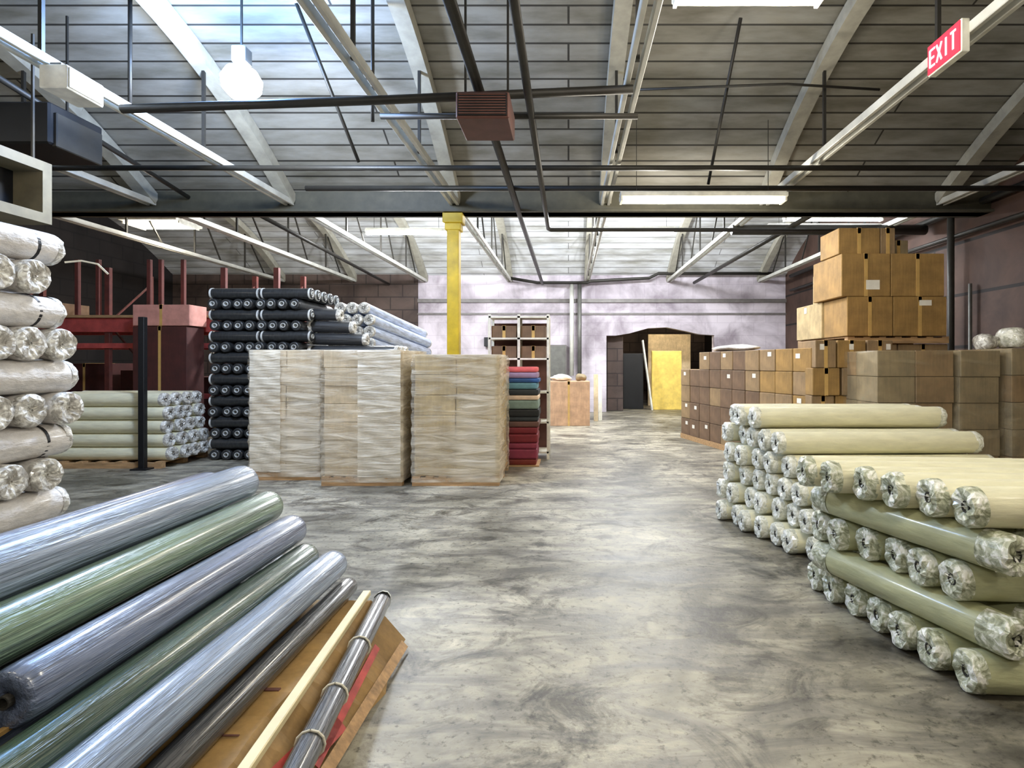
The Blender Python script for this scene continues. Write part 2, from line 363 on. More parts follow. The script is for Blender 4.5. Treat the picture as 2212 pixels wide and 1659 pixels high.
pipe('long cable run crossing high over the right bay', [(PX(1380, 7.0), 7.0, 5.05), (PX(1700, 7.0), 7.0, 5.12), (PX(1900, 7.0), 7.0, 5.05)], .016, name='cable')
pipe('dark conduit climbing diagonally over the left racks', [(-6.0, 5.6, 4.64), (-6.4, 9.35, 4.4)], .035, name='conduit')
pipe('dark conduit in the far bay running to the left wall above the racks', [(-5.6, 9.7, 4.3), (-5.9, 18.25, 4.2)], .04, name='conduit')

# ------------------------------------------------------------------ heater, duct, boxes on the ceiling
h = empty('unit_heater', (PX(1050, 5.2), 5.24, 3.80)); tag(h, 'dark brown unit heater box hanging from the pipes overhead', 'heater')
link('casing', MB().box(-.24, .24, -.26, .26, 0, .24).me('casing', .012), 'heater_brown', h)
link('grille', MB().box(-.22, .22, -.275, -.262, .02, .22).me('grille'), 'black_metal', h)
m = MB()
for x in (-.2, .2): m.bar((x, 0, .24), (x, 0, 1.9), .02)
link('hanger_rod', m.me('rods'), 'dark_pipe', h)
m = MB()
for i in range(8): m.box(-.21, .21, -.285, -.275, .03+i*.024, .04+i*.024)
link('louvre', m.me('louvre'), 'heater_brown', h)
b = empty('ballast_box', (-4.58, 5.13, 4.05)); tag(b, 'cream metal box hung under the left truss near the bright lamp', 'metal box')
link('housing', MB().box(-.125, .125, -.2, .2, 0, .21).me('housing', .01), 'white_metal', b)
link('lid', MB().box(.127, .135, -.18, .18, .015, .195).me('lid', .003), 'white_metal', b)
link('mounting_bracket', MB().box(-.05, .05, -.17, -.13, .21, .24).box(-.05, .05, .13, .17, .21, .24).me('bracket'), 'steel_grey', b)
d = empty('air_duct', (-5.3, 5.3, 3.02)); tag(d, 'beige square air duct with a dark open mouth at the upper left', 'duct')
# mouth faces the aisle: frame in the YZ plane
m = MB(); y0, y1, z0, z1 = -.7, .4, 0, .62; th = .1
m.box(-1.6, 0, y0, y1, z0, z0+th).box(-1.6, 0, y0, y1, z1-th, z1).box(-1.6, 0, y0, y0+th, z0+th, z1-th).box(-1.6, 0, y1-th, y1, z0+th, z1-th)
link('duct_frame', m.me('duct'), 'beige_duct', d); link('duct_lining', MB().box(-1.5, -.3, y0+th, y1-th, z0+th, z1-th).me('lining'), 'black_metal', d)
link('hanger_strap', MB().bar((-.1, -.5, .6), (-.1, -.5, 2.0), .02, .02).bar((-.1, .3, .6), (-.1, .3, 1.9), .02, .02).me('strap'), 'dark_pipe', d)
k = empty('blower_unit', (PX(70, 6.4), 6.4, PZ(335, 6.4))); tag(k, 'black blower unit hanging above the beige duct at left', 'blower')
link('casing', MB().box(-.55, .52, -.35, .35, 0, .46).me('casing', .02), 'black_metal', k)
link('side_panel', MB().box(.5, .56, -.3, .3, -.02, .36).me('panel', .01), 'dark_pipe', k)
link('hanger_rod', MB().bar((-.4, 0, .4), (-.4, 0, 1.6), .02).bar((.4, 0, .4), (.4, 0, 1.6), .02).me('rods'), 'dark_pipe', k)

# EXIT sign on the right truss, facing the aisle
e = empty('exit_sign', (3.17, 4.69, 4.12)); tag(e, 'red glowing exit sign on the right roof truss', 'sign')
link('housing', MB().box(0, .07, -.21, .21, 0, .27).me('housing', .006), 'white_metal', e)
link('sign_face', MB().box(-.008, 0, -.2, .2, .012, .258).me('face'), 'exit_red', e)
def letters(s, x, ytop, zbase, w, hgt, st):
    m = MB(); y = ytop
    for ch in s:
        a, bb = y, y-w            # runs from +Y (left for the reader) to -Y
        V = lambda u, v: (x, a-u*w, zbase+v*hgt)
        L = {'E': [((0, 0), (0, 1)), ((0, .03), (1, .03)), ((0, .5), (.85, .5)), ((0, .97), (1, .97))], 'X': [((0, 0), (1, 1)), ((0, 1), (1, 0))],
             'I': [((.5, 0), (.5, 1))], 'T': [((.5, 0), (.5, 1)), ((0, .97), (1, .97))]}[ch]
        for p, q in L: m.bar(V(*p), V(*q), .006, st, up=(0, 1, 0) if abs(q[0]-p[0]) < .01 else (0, 0, 1))
        y -= w*1.35
    return m
link('lettering', letters('EXIT', -.011, .165, .06, .064, .15, .018).me('lettering'), 'exit_letter', e)

# ------------------------------------------------------------------ lamps
def fixture(label, X, Y, Z, L, along='x', color=WARM, power=90, mat='tube_glow', wide=.18, hang=.5):
    f = empty('ceiling_light', (X, Y, Z), (0, 0, 0 if along == 'x' else math.pi/2)); tag(f, label, 'ceiling light', 'fluorescent fixtures under the roof')
    link('housing', MB().box(-L/2, L/2, -wide/2, wide/2, .05, .11).box(-L/2, L/2, -wide*.3, wide*.3, .11, .14).me('housing', .005), 'white_metal', f)
    for s in (-1, 1):
        link('tube', MB().lathe([(-L/2+.02, .019), (L/2-.02, .019)], 10).me('tube'), mat, f, (0, s*wide*.28, .02))
        link('lamp_holder', MB().box(s*(L/2-.02)-.015, s*(L/2-.02)+.015, -wide*.38, wide*.38, -.005, .05).me('holder'), 'white_metal', f)
    m = MB()
    for s in (-1, 1): m.bar((s*L*.4, 0, .12), (s*L*.4, 0, hang), .008)
    link('hanger_wire', m.me('wire'), 'dark_pipe', f)
    for s in (-.25, .25): lamp('tube_light', (s*L, 0, -.12), power/2, color, .12, f)
    return f
fixture('long warm fluorescent fixture in front of the girder, right of the column', PX(1517, 8.1), 8.1, PZ(437, 8.1), 2.4, power=150, wide=.3, hang=1.2)
fixture('short fluorescent fixture at the top edge, right of the middle truss', PX(1615, 4.5), 4.45, 4.52, 1.2, power=110, hang=1.2, wide=.3)
fixture('fluorescent fixture behind the girder above the tall carton stack, upper of two', PX(1815, 11), 11.3, 4.5, 2.0, color=WHITE, mat='tube_cool', power=70, hang=.8)
fixture('fluorescent fixture behind the girder above the tall carton stack, lower of two', PX(1790, 11.6), 11.8, 4.42, 2.4, color=WHITE, mat='tube_cool', power=70, hang=.9)
fixture('cool fluorescent fixture in the far bay left of the yellow column', PX(878, 12.7), 12.7, 4.55, 1.85, color=WHITE, mat='tube_cool', power=900, hang=1.3)
fixture('cool fluorescent fixture in the far bay right of the yellow column', 1.6, 13.6, 4.8, 2.0, color=WHITE, mat='tube_cool', power=820, hang=1.0)
fixture('wide cream fluorescent panel in the far bay above the racks', PX(335, 12.6), 12.8, 4.75, 1.3, power=100, wide=.9, hang=.9)
for x, y, wh in ((-3.2, .9, 'over the foreground heap'), (1.0, 1.6, 'above the camera'), (3.4, 1.2, 'over the near right pile'), (-2, -3, 'behind the camera at left'), (3, -3, 'behind the camera at right'), (-8, 3.2, 'over the left side aisle')):  # out-of-view fixtures added as general fill light
    fixture('unseen fluorescent fixture added for fill light %s' % wh, x, y, 4.1, 2.4, power=95 if x > -3.1 else 70, hang=1.4)
hb = empty('high_bay_lamp', (PX(522, 6.3), 6.3, PZ(176, 6.3))); tag(hb, 'dazzling white high bay lamp under the roof at upper left', 'lamp')
link('bulb', MB().lathe([(-.21, .03), (-.18, .12), (-.09, .2), (.02, .215), (.12, .16), (.17, .06)], 20).me('bulb'), 'bulb_glow', hb, (0, 0, 0), (0, -math.pi/2, 0), True)
link('ballast_housing', MB().box(-.08, .08, -.08, .08, .19, .38).me('ballast', .015), 'steel_grey', hb)
link('hanger_rod', MB().bar((0, 0, .36), (0, 0, 1.02), .02).me('rod'), 'dark_pipe', hb)
lamp('lamp_light', (0, -.1, -.32), 380, COOL, .2, hb)
lamp('lamp_glow', (0, -.35, .2), 380, (.24, .48, 1.0), .25, hb)
lo = lamp('back_room_light', (3.4, 18.95, 3.3), 130, (1.0, .88, .62), .2)

# ------------------------------------------------------------------ roll builder
def roll_proto(name, L, r, body, endmat=None, core='core_tube', rc=.035, wob=.012, seed=1, taper=.02, ties=0, wrap=.05):
    o = empty(name)
    n = 6; prof = [(.012, rc), (.004, r*.6), (0, r*.86), (.012, r*.96), (taper+.02, r)]
    prof += [(L*i/n, r*(1+.008*math.sin(i*2.1+seed))) for i in range(1, n)]
    prof += [(L-taper-.02, r), (L-.012, r*.96), (L, r*.86), (L-.004, r*.6), (L-.012, rc)]
    link('fabric', MB().lathe(prof, 24, wob, seed, True).me('fabric'), body, o, smooth=True)
    link('core_tube', MB().lathe([(-.006, rc), (L+.006, rc), (L+.006, rc*.78), (-.006, rc*.78)], 12, 0, 0, True).me('core'), core, o, smooth=False)
    if endmat:
        for k, (x, s) in enumerate(((0, -1), (L, 1))):
            rnd = random.Random(seed*3+k); bm = bmesh.new(); rings = []; NS = 22
            for j, (rr, dx) in enumerate(((1.015, -wrap), (1.01, -.005), (.93, .016), (.68, .022), (.42, .012), (.2, -.004))):
                ring = []
                for q in range(NS):
                    a = 6.2832*q/NS; jit = rnd.uniform(-1, 1)*(.0 if j == 0 else .009)
                    ring.append(bm.verts.new((x+s*(dx+jit), r*rr*math.cos(a), r*rr*math.sin(a))))
                rings.append(ring)
            c = bm.verts.new((x-s*.012, 0, 0))
            for A, B in zip(rings, rings[1:]):
                for q in range(NS): bm.faces.new([A[q], A[(q+1) % NS], B[(q+1) % NS], B[q]])
            for q in range(NS): bm.faces.new([rings[-1][q], rings[-1][(q+1) % NS], c])
            bmesh.ops.recalc_face_normals(bm, faces=bm.faces)
            me = bpy.data.meshes.new('end_wrap'); bm.to_mesh(me); bm.free()
            link('plastic_end', me, endmat, o)
    for i in range(ties):
        x = L*(.12 if i == 0 else .88)
        link('tie_band', MB().lathe([(x-.012, r*1.0), (x-.012, r*1.02), (x+.012, r*1.02), (x+.012, r*1.0)], 20, 0, 0, True).me('tie'), 'black_metal', o)
    return o
used = set()
def place(proto, a, d, label, group, cat='fabric roll', roll=None):
    """put a roll with its near end centre at a, its axis along d"""
    if proto.name in used: o = copy_tree(proto)
    else: o = proto; used.add(proto.name)
    q = Vector(d).normalized().to_track_quat('X', 'Z')
    spin = random.uniform(0, 6.28) if roll is None else roll
    o.rotation_mode = 'QUATERNION'; o.rotation_quaternion = q @ Matrix.Rotation(spin, 3, 'X').to_quaternion()
    o.location = a; tag(o, label, cat, group); return o

# ------------------------------------------------------------------ near right pile (green-cream wrapped rolls, cross stacked)
g1 = [roll_proto('fabric_roll', 1.9, .1, 'green_cream_fabric', 'pucker_green', 'core_dark', .03, .03, s) for s in (11, 12)]
g1b = [roll_proto('fabric_roll', 1.9, .1, 'cream_fabric', 'pucker_green', 'core_dark', .03, .03, s) for s in (13, 14)]
gl = [roll_proto('fabric_roll', 1.24, .097, 'green_cream_fabric', 'pucker_green', 'core_dark', .03, .02, s, wrap=.13) for s in (15, 16)]
lat = Vector((.995, -.06, 0)); lon = Vector((.3, -.954, 0)); GR = 'green-cream rolls of the near right pile'
def line_pts(a, b, n): return [(a[0]+(b[0]-a[0])*i/(n-1), a[1]+(b[1]-a[1])*i/(n-1)) for i in range(n)]
rowsA = [(0.1, (1.96, 2.72), (1.74, 3.93), 7), (0.494, (1.99, 2.84), (1.70, 3.80), 6), (0.888, (1.97, 2.76), (1.58, 3.68), 6)]
nmr = {0: 'bottom', 1: 'middle', 2: 'top'}
for k, (z, a, b_, n) in enumerate(rowsA):
    for i, (x, y) in enumerate(line_pts(a, b_, n)):
        pr = (g1b if k == 2 else g1)[i % 2]
        place(pr, (x+random.uniform(-.03, .03), y, z+random.uniform(-.004, .004)), lat, 'sideways roll, %s cross layer of the near right pile, %s' % (nmr[k], 'nearest the camera' if i == 0 else ORF[i]+' from the front'), GR)
for k, z in enumerate((.297, .691)):
    for i in range(7):
        off = .06+i*.245
        a = Vector((1.68+off*.954, 3.78+off*.3, z)); 
        place(gl[i % 2], a, lon, 'lengthwise roll, %s layer of the near right pile, %s' % (('lower', 'upper')[k], 'outermost on the aisle side' if i == 0 else ORF[i]+' in from the aisle'), GR)

# far right pile (cream rolls, ends to the aisle)
c1 = [roll_proto('fabric_roll', 1.8, .1, 'cream_fabric', 'pucker_white', 'core_dark', .028, .025, s) for s in (21, 22, 23)]
CR = 'cream rolls of the pile behind, ends to the aisle'
for k in range(6):
    z = .1+k*.197; n = (8, 8, 7, 6, 5, 3)[k]; ysn = (4.28, 4.38, 4.5, 4.7, 4.98, 5.3)[k]
    for i in range(n):
        y = ysn+i*.203; x = 1.98-.43*(y-4.3)/1.5+(0, .06, .1, .1, .12, .08)[k]+random.uniform(-.045, .045)
        place(c1[(i+k) % 3], (x, y, z), (.998, .02, 0), 'cream roll in the %s layer of the rear right pile, %s' % (('lowest', 'second', 'third', 'fourth', 'fifth', 'topmost')[k], 'nearest the camera' if i == 0 else ORF[i]+' from the front'), CR)

# ------------------------------------------------------------------ left stack of white rolls
w1 = [roll_proto('fabric_roll', 1.75, .129, 'white_fabric', 'pucker_grey', 'pucker_grey', .014, .045, s, ties=(1 if s == 31 else 0)) for s in (31, 32, 33)]
WR = 'white wrapped rolls of the tall left stack'
tips = [140, 150, 135, 158, 172, 168, 168, 142, 108, 140]
boxo = empty('wooden_pallet', (-5.05, 3.75, 0)); tag(boxo, 'wooden pallet under the tall stack of white rolls', 'pallet')
def pallet_parts(o, w, dp, hgt=.12):
    m = MB(); nb = 7
    for i in range(nb):
        x = -w/2+i*(w-.1)/(nb-1); m.box(x, x+.1, -dp/2, dp/2, hgt-.02, hgt)
    link('deck_boards', m.me('boards'), 'wood', o)
    for y in (-dp/2, -.05, dp/2-.1): link('stringer', MB().box(-w/2, w/2, y, y+.1, 0, hgt-.02).me('stringer'), 'wood', o)
pallet_parts(boxo, 1.7, 1.6, .08)
for k in range(10):
    z = .08+.13+k*.257; far = 4.1*F/(VX-tips[k])
    if k % 2:
        for i in range(5 if k == 9 else 3):
            o = place(w1[0 if (i == 0 and k in (9, 7, 3)) else (i % 2)+1], (-4.1-.13-i*.27, far, z), (random.uniform(-.02, .02), -1, 0), 'white roll along the aisle side, %s layer of the left stack, %s' % (ORD[k], 'outermost' if i == 0 else ORF[i]+' in'), WR)
            if k == 9 and i == 0:
                tw = link('loose_twine', MB().tube([(0, .0, 0), (.1, .04, .02), (.2, .08, 0), (.27, .1, -.08)], .008, 6).me('twine'), 'twine', o)
                tw.matrix_parent_inverse = (Matrix.Translation(o.location) @ o.rotation_quaternion.to_matrix().to_4x4()).inverted(); tw.location = (-4.1, far, z-.1)
    else:
        for i in range(5):
            place(w1[1+(i+k) % 2], (-4.1+random.uniform(-.03, .03), far-.135-i*.265, z), (-1, random.uniform(-.02, .02), 0), 'white roll, end to the aisle, %s layer of the left stack, %s from the back' % (ORD[k], ORF[i]), WR)

# ------------------------------------------------------------------ foreground heap of slate and green rolls
FY0, FY1 = 1.58, 3.24
def fg(mat, r, seed, L=1.9): return roll_proto('fabric_roll', L, r, mat, None, 'core_dark', .02, .012, seed, taper=.03)
HG = 'glossy film-wrapped rolls in the foreground heap'
heap = [('pale_blue', .098, -1.88, .915, 'slate blue glossy roll, topmost of the foreground heap', -.02),
        ('sage_green', .092, -1.755, .765, 'sage green glossy roll, second from the top of the foreground heap', .02),
        ('steel_blue', .088, -1.605, .635, 'slate blue glossy roll between the two green rolls of the foreground heap', 0),
        ('dark_sage', .075, -1.50, .50, 'dark green roll sunk between the two lower blue rolls', -.05),
        ('pale_blue', .085, -1.375, .425, 'pale blue glossy roll, lowest blue one of the foreground heap', .02),
        ('charcoal', .055, -1.295, .29, 'thin charcoal roll beside the open cardboard of the foreground heap', .04)]
for i, (mat, r, x, z, lb, dy) in enumerate(heap):
    place(fg(mat, r, 40+i, 1.66 if i == 2 else 2.0), (x, FY1+dy, z), (0, -1, 0), lb, HG)
for i, (x, z, r, mat) in enumerate(((-2.07, .88, .098, 'steel_blue'), (-1.95, .71, .092, 'slate_blue'), (-1.80, .575, .09, 'charcoal'), (-1.70, .43, .09, 'slate_blue'), (-1.56, .33, .09, 'charcoal'), (-2.16, .69, .09, 'dark_sage'), (-2.0, .52, .09, 'slate_blue'), (-1.88, .38, .09, 'dark_sage'))):
    place(fg(mat, r, 60+i), (x, FY1-.03-.02*(i % 3), z), (0, -1, 0), '%s roll buried %s in the heap under the glossy rolls' % (mat.replace('_', ' '), ('behind the top roll', 'second row', 'mid heap', 'low in the heap', 'just above the cardboard', 'at the far left side', 'left of the middle', 'lowest at left')[i]), HG)
# cartons under the heap
ct = empty('cardboard_carton', (0, 0, 0)); tag(ct, 'crumpled open cardboard carton under the foreground rolls with a red printed side', 'carton')
me = bmesh.new()
prof = [(-1.42, .0), (-1.42, .235), (-1.16, .235), (-.93, .0)]
NY = 14; R0 = []
for j in range(NY):
    y = 1.5+(3.22-1.5)*j/(NY-1); ring = []
    for i, (x, z) in enumerate(prof):
        jx = .016*math.sin(j*1.9+i)+(.03*math.sin(j*.9) if i == 3 else 0); jz = .008*math.sin(j*2.3) if z > 0 else 0
        ring.append(me.verts.new((x+jx, y, z+jz)))
    R0.append(ring)
for A, B in zip(R0, R0[1:]):
    for i in range(4): me.faces.new([A[i], A[(i+1) % 4], B[(i+1) % 4], B[i]])
me.faces.new(R0[0][::-1]); me.faces.new(R0[-1]); bmesh.ops.recalc_face_normals(me, faces=me.faces)
mm_ = bpy.data.meshes.new('carton'); me.to_mesh(mm_); me.free(); link('carton_body', mm_, 'kraft', ct)
m = MB(); m.bar((-1.175, 3.24, .262), (-1.04, 1.5, .262), .045, .03); o = link('edge_strip', m.me('strip', .004), 'white_strip', ct)
plain('print_red', (176, 66, 60), .6, 0, .25, 10)
sl = Vector((.23, 0, -.235)).normalized()
nrm = Vector((.235, 0, .23)).normalized()
def side(u, y): return Vector((-1.14, y, .235))+sl*u+nrm*.022
m = MB(); 
for a, b_, w in (((.15, 1.9), (.22, 2.35), .1), ((.24, 2.1), (.18, 2.9), .035)): m.bar(side(*a), side(*b_), w, .004, up=nrm)
link('red_print', m.me('print'), 'print_red', ct)
m = MB(); m.bar(side(.28, 1.6), side(.3, 3.1), .05, .006, up=nrm); link('wood_edge', m.me('edge'), 'wood', ct)
m = MB(); m.box(-1.36, -1.2, 2.3, 2.32, .24, .246).box(-1.4, -1.2, 2.02, 2.028, .243, .246); link('flap_gap', m.me('gap'), 'heater_brown', ct)
cart = [('flattened kraft carton wedged under the dark foreground rolls', -2.35, -1.42, 1.55, 3.2, 0, .24)]
for lb, x0, x1, y0, y1, z0, z1 in cart: tag(boxobj('cardboard_carton', x0, x1, y0, y1, z0, z1, 'kraft', None, .008), lb, 'carton')
# dark roll hung with twine along the strip
tr = place(fg('charcoal', .048, 77, 1.7), (-1.088, 3.26, .215), (.12, -1, 0), 'thin charcoal roll tied with white twine along the carton edge', HG)
for x in (.55, .95, 1.25):
    link('twine_loop', MB().tube([(x+.05*math.sin(q)*0, .052*math.cos(q), .052*math.sin(q)) for q in [i*.52 for i in range(13)]], .005, 6, False).me('loop'), 'twine', tr)
link('twisted_end', MB().lathe([(-.05, .012), (-.035, .03), (-.01, .035), (0, .05), (.02, .052)], 12, .12, 3).me('twist'), 'pucker_white', tr)
tp = link('kraft_strip', MB().bar((-1.63, 3.1, .545), (-1.6, 1.5, .56), .02, .012).me('strip'), 'kraft'); tag(tp, 'narrow brown kraft strip between the blue and the dark green roll', 'kraft strip')

# ------------------------------------------------------------------ wrapped pallets
def wrapped(label, x0, x1, y0, dp, h, nx, nz, mat, seed, band=None, cat='wrapped pallet', film='film', ph=.12, grp='film-wrapped pallets of cartons'):
    rnd = random.Random(seed); w = x1-x0
    o = empty('wrapped_pallet', ((x0+x1)/2, y0+dp/2, 0)); tag(o, label, cat, grp)
    m = MB(); nb = 7
    for i in range(nb):
        x = -w/2+i*(w-.1)/(nb-1); m.box(x, x+.1, -dp/2, dp/2, ph-.02, ph)
    link('pallet_deck', m.me('boards'), 'wood', o)
    for y in (-dp/2, -.05, dp/2-.1): link('stringer', MB().box(-w/2, w/2, y, y+.1, 0, ph-.02).me('stringer'), 'wood', o)
    bh = (h-ph)/nz; bw = (w-.04)/nx
    for k in range(nz):
        for i in range(nx):
            for j in range(2):
                jx, jy = rnd.uniform(-.008, .008), rnd.uniform(-.01, .01)
                x = -w/2+.02+i*bw+jx; y = -dp/2+.03+j*(dp-.06)/2+jy
                link('carton', MB().box(x+.003, x+bw-.003, y+.003, y+(dp-.06)/2-.003, ph+k*bh+.003, ph+(k+1)*bh-.002).me('carton', .006), mat if not isinstance(mat, tuple) else mat[rnd.randrange(len(mat))], o)
    # film: a draped shell with folds
    bm = bmesh.new(); NP, NH = 64, 36; rings = []
    per = []
    for q in range(NP):
        a = q/NP*4; s = int(a); f = a-s
        c = [(-1, -1), (1, -1), (1, 1), (-1, 1), (-1, -1)]
        per.append(((c[s][0]*(1-f)+c[s+1][0]*f)*w/2, (c[s][1]*(1-f)+c[s+1][1]*f)*dp/2))
    for k in range(NH+1):
        z = ph*.4+(h-ph*.4+.004)*k/NH; ring = []
        for q, (x, y) in enumerate(per):
            n = Vector((x, y, 0)); n.normalize(); dd = .006+.009*math.sin(k*1.7+q*.35+seed)+rnd.uniform(0, .009)
            ring.append(bm.verts.new((x+n.x*dd, y+n.y*dd, z)))
        rings.append(ring)
    for A, B in zip(rings, rings[1:]):
        for q in range(NP): bm.faces.new([A[q], A[(q+1) % NP], B[(q+1) % NP], B[q]])
    bm.faces.new(rings[-1]); mm = bpy.data.meshes.new('film'); bm.to_mesh(mm); bm.free()
    link('stretch_film', mm, film, o, smooth=True)
    if band:
        u0, u1 = band; m = bmesh.new(); vs = []
        for k in range(NH+1):
            z = ph+(h-ph)*k/NH
            vs.append([m.verts.new((-w/2+w*(u0+(u1-u0)*q/10), -dp/2-.022-.008*math.sin(k*1.3+q)-rnd.uniform(0, .006), z)) for q in range(11)])
        for A, B in zip(vs, vs[1:]):
            for q in range(10): m.faces.new([A[q], A[q+1], B[q+1], B[q]])
        mm = bpy.data.meshes.new('band'); m.to_mesh(mm); m.free(); link('film_layer', mm, 'film_thick', o, smooth=True)
    return o
wrapped('film-wrapped pallet of pale cartons, leftmost of the three in the middle', PX(538, 7.6), PX(692, 7.6), 7.6, 1.15, PZ(756, 7.6), 2, 7, 'kraft_pale', 3, (.02, .45))
wrapped('film-wrapped pallet with a milky right half, middle of the three', PX(694, 7.25), PX(868, 7.25), 7.25, 1.2, PZ(756, 7.25), 2, 7, 'kraft_pale', 5, (.46, .99))
wrapped('film-wrapped pallet of tan cartons in front of the yellow column', PX(890, 7.25), PX(1078, 7.25), 7.25, 1.15, PZ(766, 7.25), 2, 6, 'kraft_light', 8)
# right wrapped pallets
wrapped('grey-brown wrapped pallet behind the cream rolls, beside the carton wall', PX(1895, 6.9), PX(2068, 6.9), 6.9, 1.1, PZ(757, 6.9), 2, 5, ('kraft_grey', 'kraft_wet'), 12, None, film='film_thin')
wrapped('brown wrapped pallet behind the cream rolls, second from the right edge', PX(2074, 6.85), PX(2168, 6.85), 6.85, 1.1, PZ(757, 6.85), 1, 5, ('kraft_wet', 'kraft_grey'), 14, None, film='film_thin')
wrapped('wrapped pallet of cartons cut off by the right edge of the photo', 5.395, 6.3, 6.75, 1.1, PZ(752, 6.75), 2, 5, ('kraft_wet', 'kraft_grey'), 15, None, film='film_thin')

# ------------------------------------------------------------------ cartons
def carton(x, y, z, w, d_, h, mat, label, group, rz=0, lab=None, tape='front', name='cardboard_box'):
    o = empty(name, (x, y, z), (0, 0, rz)); tag(o, label, 'cardboard box', group)
    link('carton_body', MB().box(0, w, 0, d_, 0, h).me('body', .008), mat, o)
    link('packing_tape', MB().box(w/2-.03, w/2+.03, -.004, d_+.004, h-.08, h+.003).box(w/2-.025, w/2+.025, -.004, .0, 0, h).me('tape'), 'tape', o)
    if lab:
        side_, u, v, lw, lh = lab
        if side_ == 'front': link('shipping_label', MB().box(u, u+lw, -.006, -.001, v, v+lh).me('label'), 'label_white', o)
        else: link('shipping_label', MB().box(-.006, -.001, u, u+lw, v, v+lh).me('label'), 'label_white', o)
    return o
# long carton wall along the aisle; local +X points towards the far end reversed
ax = Vector((.233, -1, 0)).normalized(); A0 = Vector((2.42, 12.0, 0)); wl = 4.3; nc = 10; cw = wl/nc
rz = math.atan2(-ax.y, -ax.x)     # +Y of the box frame looks right-back; use left face to the aisle
sk = boxobj('timber_skid', -.0, 1.1, 0, wl, 0, .1, 'wood'); sk.location = (0, 0, 0)
me = sk.data; 
for vtx in me.vertices: vtx.co += Vector((.55, wl/2, 0))
ang = math.atan2(-ax.x, -ax.y)*-1
sk.location = A0+ax*wl; sk.rotation_euler = (0, 0, math.atan2(-(-ax.x), -ax.y)*1.0)
th_ = sk.rotation_euler[2]
# frame: local Y runs back along the wall (-ax), local X to the right
Ry = Matrix.Rotation(0, 3, 'Z')
th_ = math.atan2(ax.x, -ax.y)   # rotate +Y onto -ax
sk.rotation_euler = (0, 0, th_); tag(sk, 'low timber skid under the long wall of brown cartons', 'skid')
rot = Matrix.Rotation(th_, 3, 'Z'); org = A0+ax*wl
CW = 'brown cartons of the long wall by the aisle'
for k in range(5):
    for j in range(nc):
        rnd = random.Random(k*31+j)
        top_drop = 0.0
        p = org+rot@Vector((rnd.uniform(0, .02), j*cw, .1+k*.345))
        mat = rnd.choice(['kraft_red', 'kraft_red', 'kraft_wet']) if (j > 2 or k < 2) else rnd.choice(['kraft', 'kraft_wet'])
        if k == 4 and j > 7: continue
        carton(p.x, p.y, p.z, .55, cw-.012, .34, mat, 'brown carton in the aisle wall, %s row, %s from its near end' % (('bottom', 'second', 'third', 'fourth', 'top')[k], ORF[j]), CW, th_, ('side', rnd.uniform(.05, .25), rnd.uniform(.16, .24), .1, .07) if rnd.random() < .4 else None)
# front cartons right of the wall end (mostly hidden low rows left out of sight behind the rolls still support)
FC = 'brown cartons facing the camera behind the cream rolls'
yf = 7.7
for k in range(5):
    z = .0+k*.385; segs = [(1722, 1768), (1770, 1832), (1834, 1890)] if k == 4 else ([(1716, 1776), (1780, 1890)] if k == 3 else [(1716, 1766), (1768, 1890)])
    for i, (a, b_) in enumerate(segs):
        x0, x1 = PX(a, yf)+.004, PX(b_, yf)-.004
        carton(x0+.25, yf+(.03 if k < 3 else 0), z, x1-x0, .6, .38, 'kraft' if (k+i) % 2 else 'kraft_wet', 'camera-facing brown carton, %s row beside the aisle wall, %s from the left' % (('bottom', 'second', 'third', 'fourth', 'top')[k], ORF[i]), FC, 0, ('front', .06+.1*i, .25, .06, .08) if k == 4 else None)
# tall stack of large cartons on top
TS = 'large brown cartons of the tall stack'
ys_ = 8.2
plt = empty('wooden_pallet', (PX(1945, ys_)+.0, ys_+.95, PZ(741, ys_))); tag(plt, 'pallet under the tall stack of large brown cartons', 'pallet'); pallet_parts(plt, 1.5, 1.8, .1)
# load under it (cartons hidden behind the wrapped pallet)
for i in range(2):
    for k in range(3):
        carton(PX(1840, ys_)+i*.76, ys_+.12, k*.6325, .74, 1.6, .625, 'kraft_wet', 'big carton beneath the tall stack, %s row, %s side' % (('bottom', 'middle', 'upper')[k], ('left', 'right')[i]), TS)
zt = [PZ(728, ys_)+.015, PZ(640, ys_), PZ(547, ys_), PZ(490, ys_)]
def big(x0, x1, y0, y1, z0, z1, label, lab=None, mat='kraft'): return carton(x0, y0, z0, x1-x0, y1-y0, z1-z0-.004, mat, label, TS, 0, lab)
X = lambda p: PX(p, ys_)
big(X(1830), X(1930)-.01, 8.2, 8.95, zt[0], zt[1], 'large carton, lower tier of the tall stack, front left', None)
big(X(1930), X(2045), 8.2, 8.95, zt[0], zt[1], 'large carton, lower tier of the tall stack, front right', ('front', .38, .45, .18, .08))
big(X(1826), X(1930)-.01, 8.97, 9.95, zt[0], zt[1], 'large carton, lower tier of the tall stack, rear left', ('side', .55, .45, .1, .1), 'kraft_light')
big(X(1818), X(1925)-.01, 8.2, 9.15, zt[1], zt[2], 'large carton, middle tier of the tall stack, front left', ('front', .36, .1, .2, .14))
big(X(1925), X(2040), 8.2, 9.15, zt[1], zt[2], 'large carton, middle tier of the tall stack, front right')
big(X(1815), X(1905), 8.25, 8.85, zt[2], zt[3], 'topmost carton of the tall stack, left', None)
big(X(1905)+.01, X(1938), 8.25, 8.85, zt[2], zt[3], 'narrow topmost carton of the tall stack, right', None, 'kraft_wet')
big(PX(1757, 9.6)+.0, PX(1757, 9.6)+.4, 9.22, 9.62, zt[1], zt[2]-.12, 'small carton behind the middle tier of the tall stack', ('side', .1, .04, .08, .1), 'kraft_light')
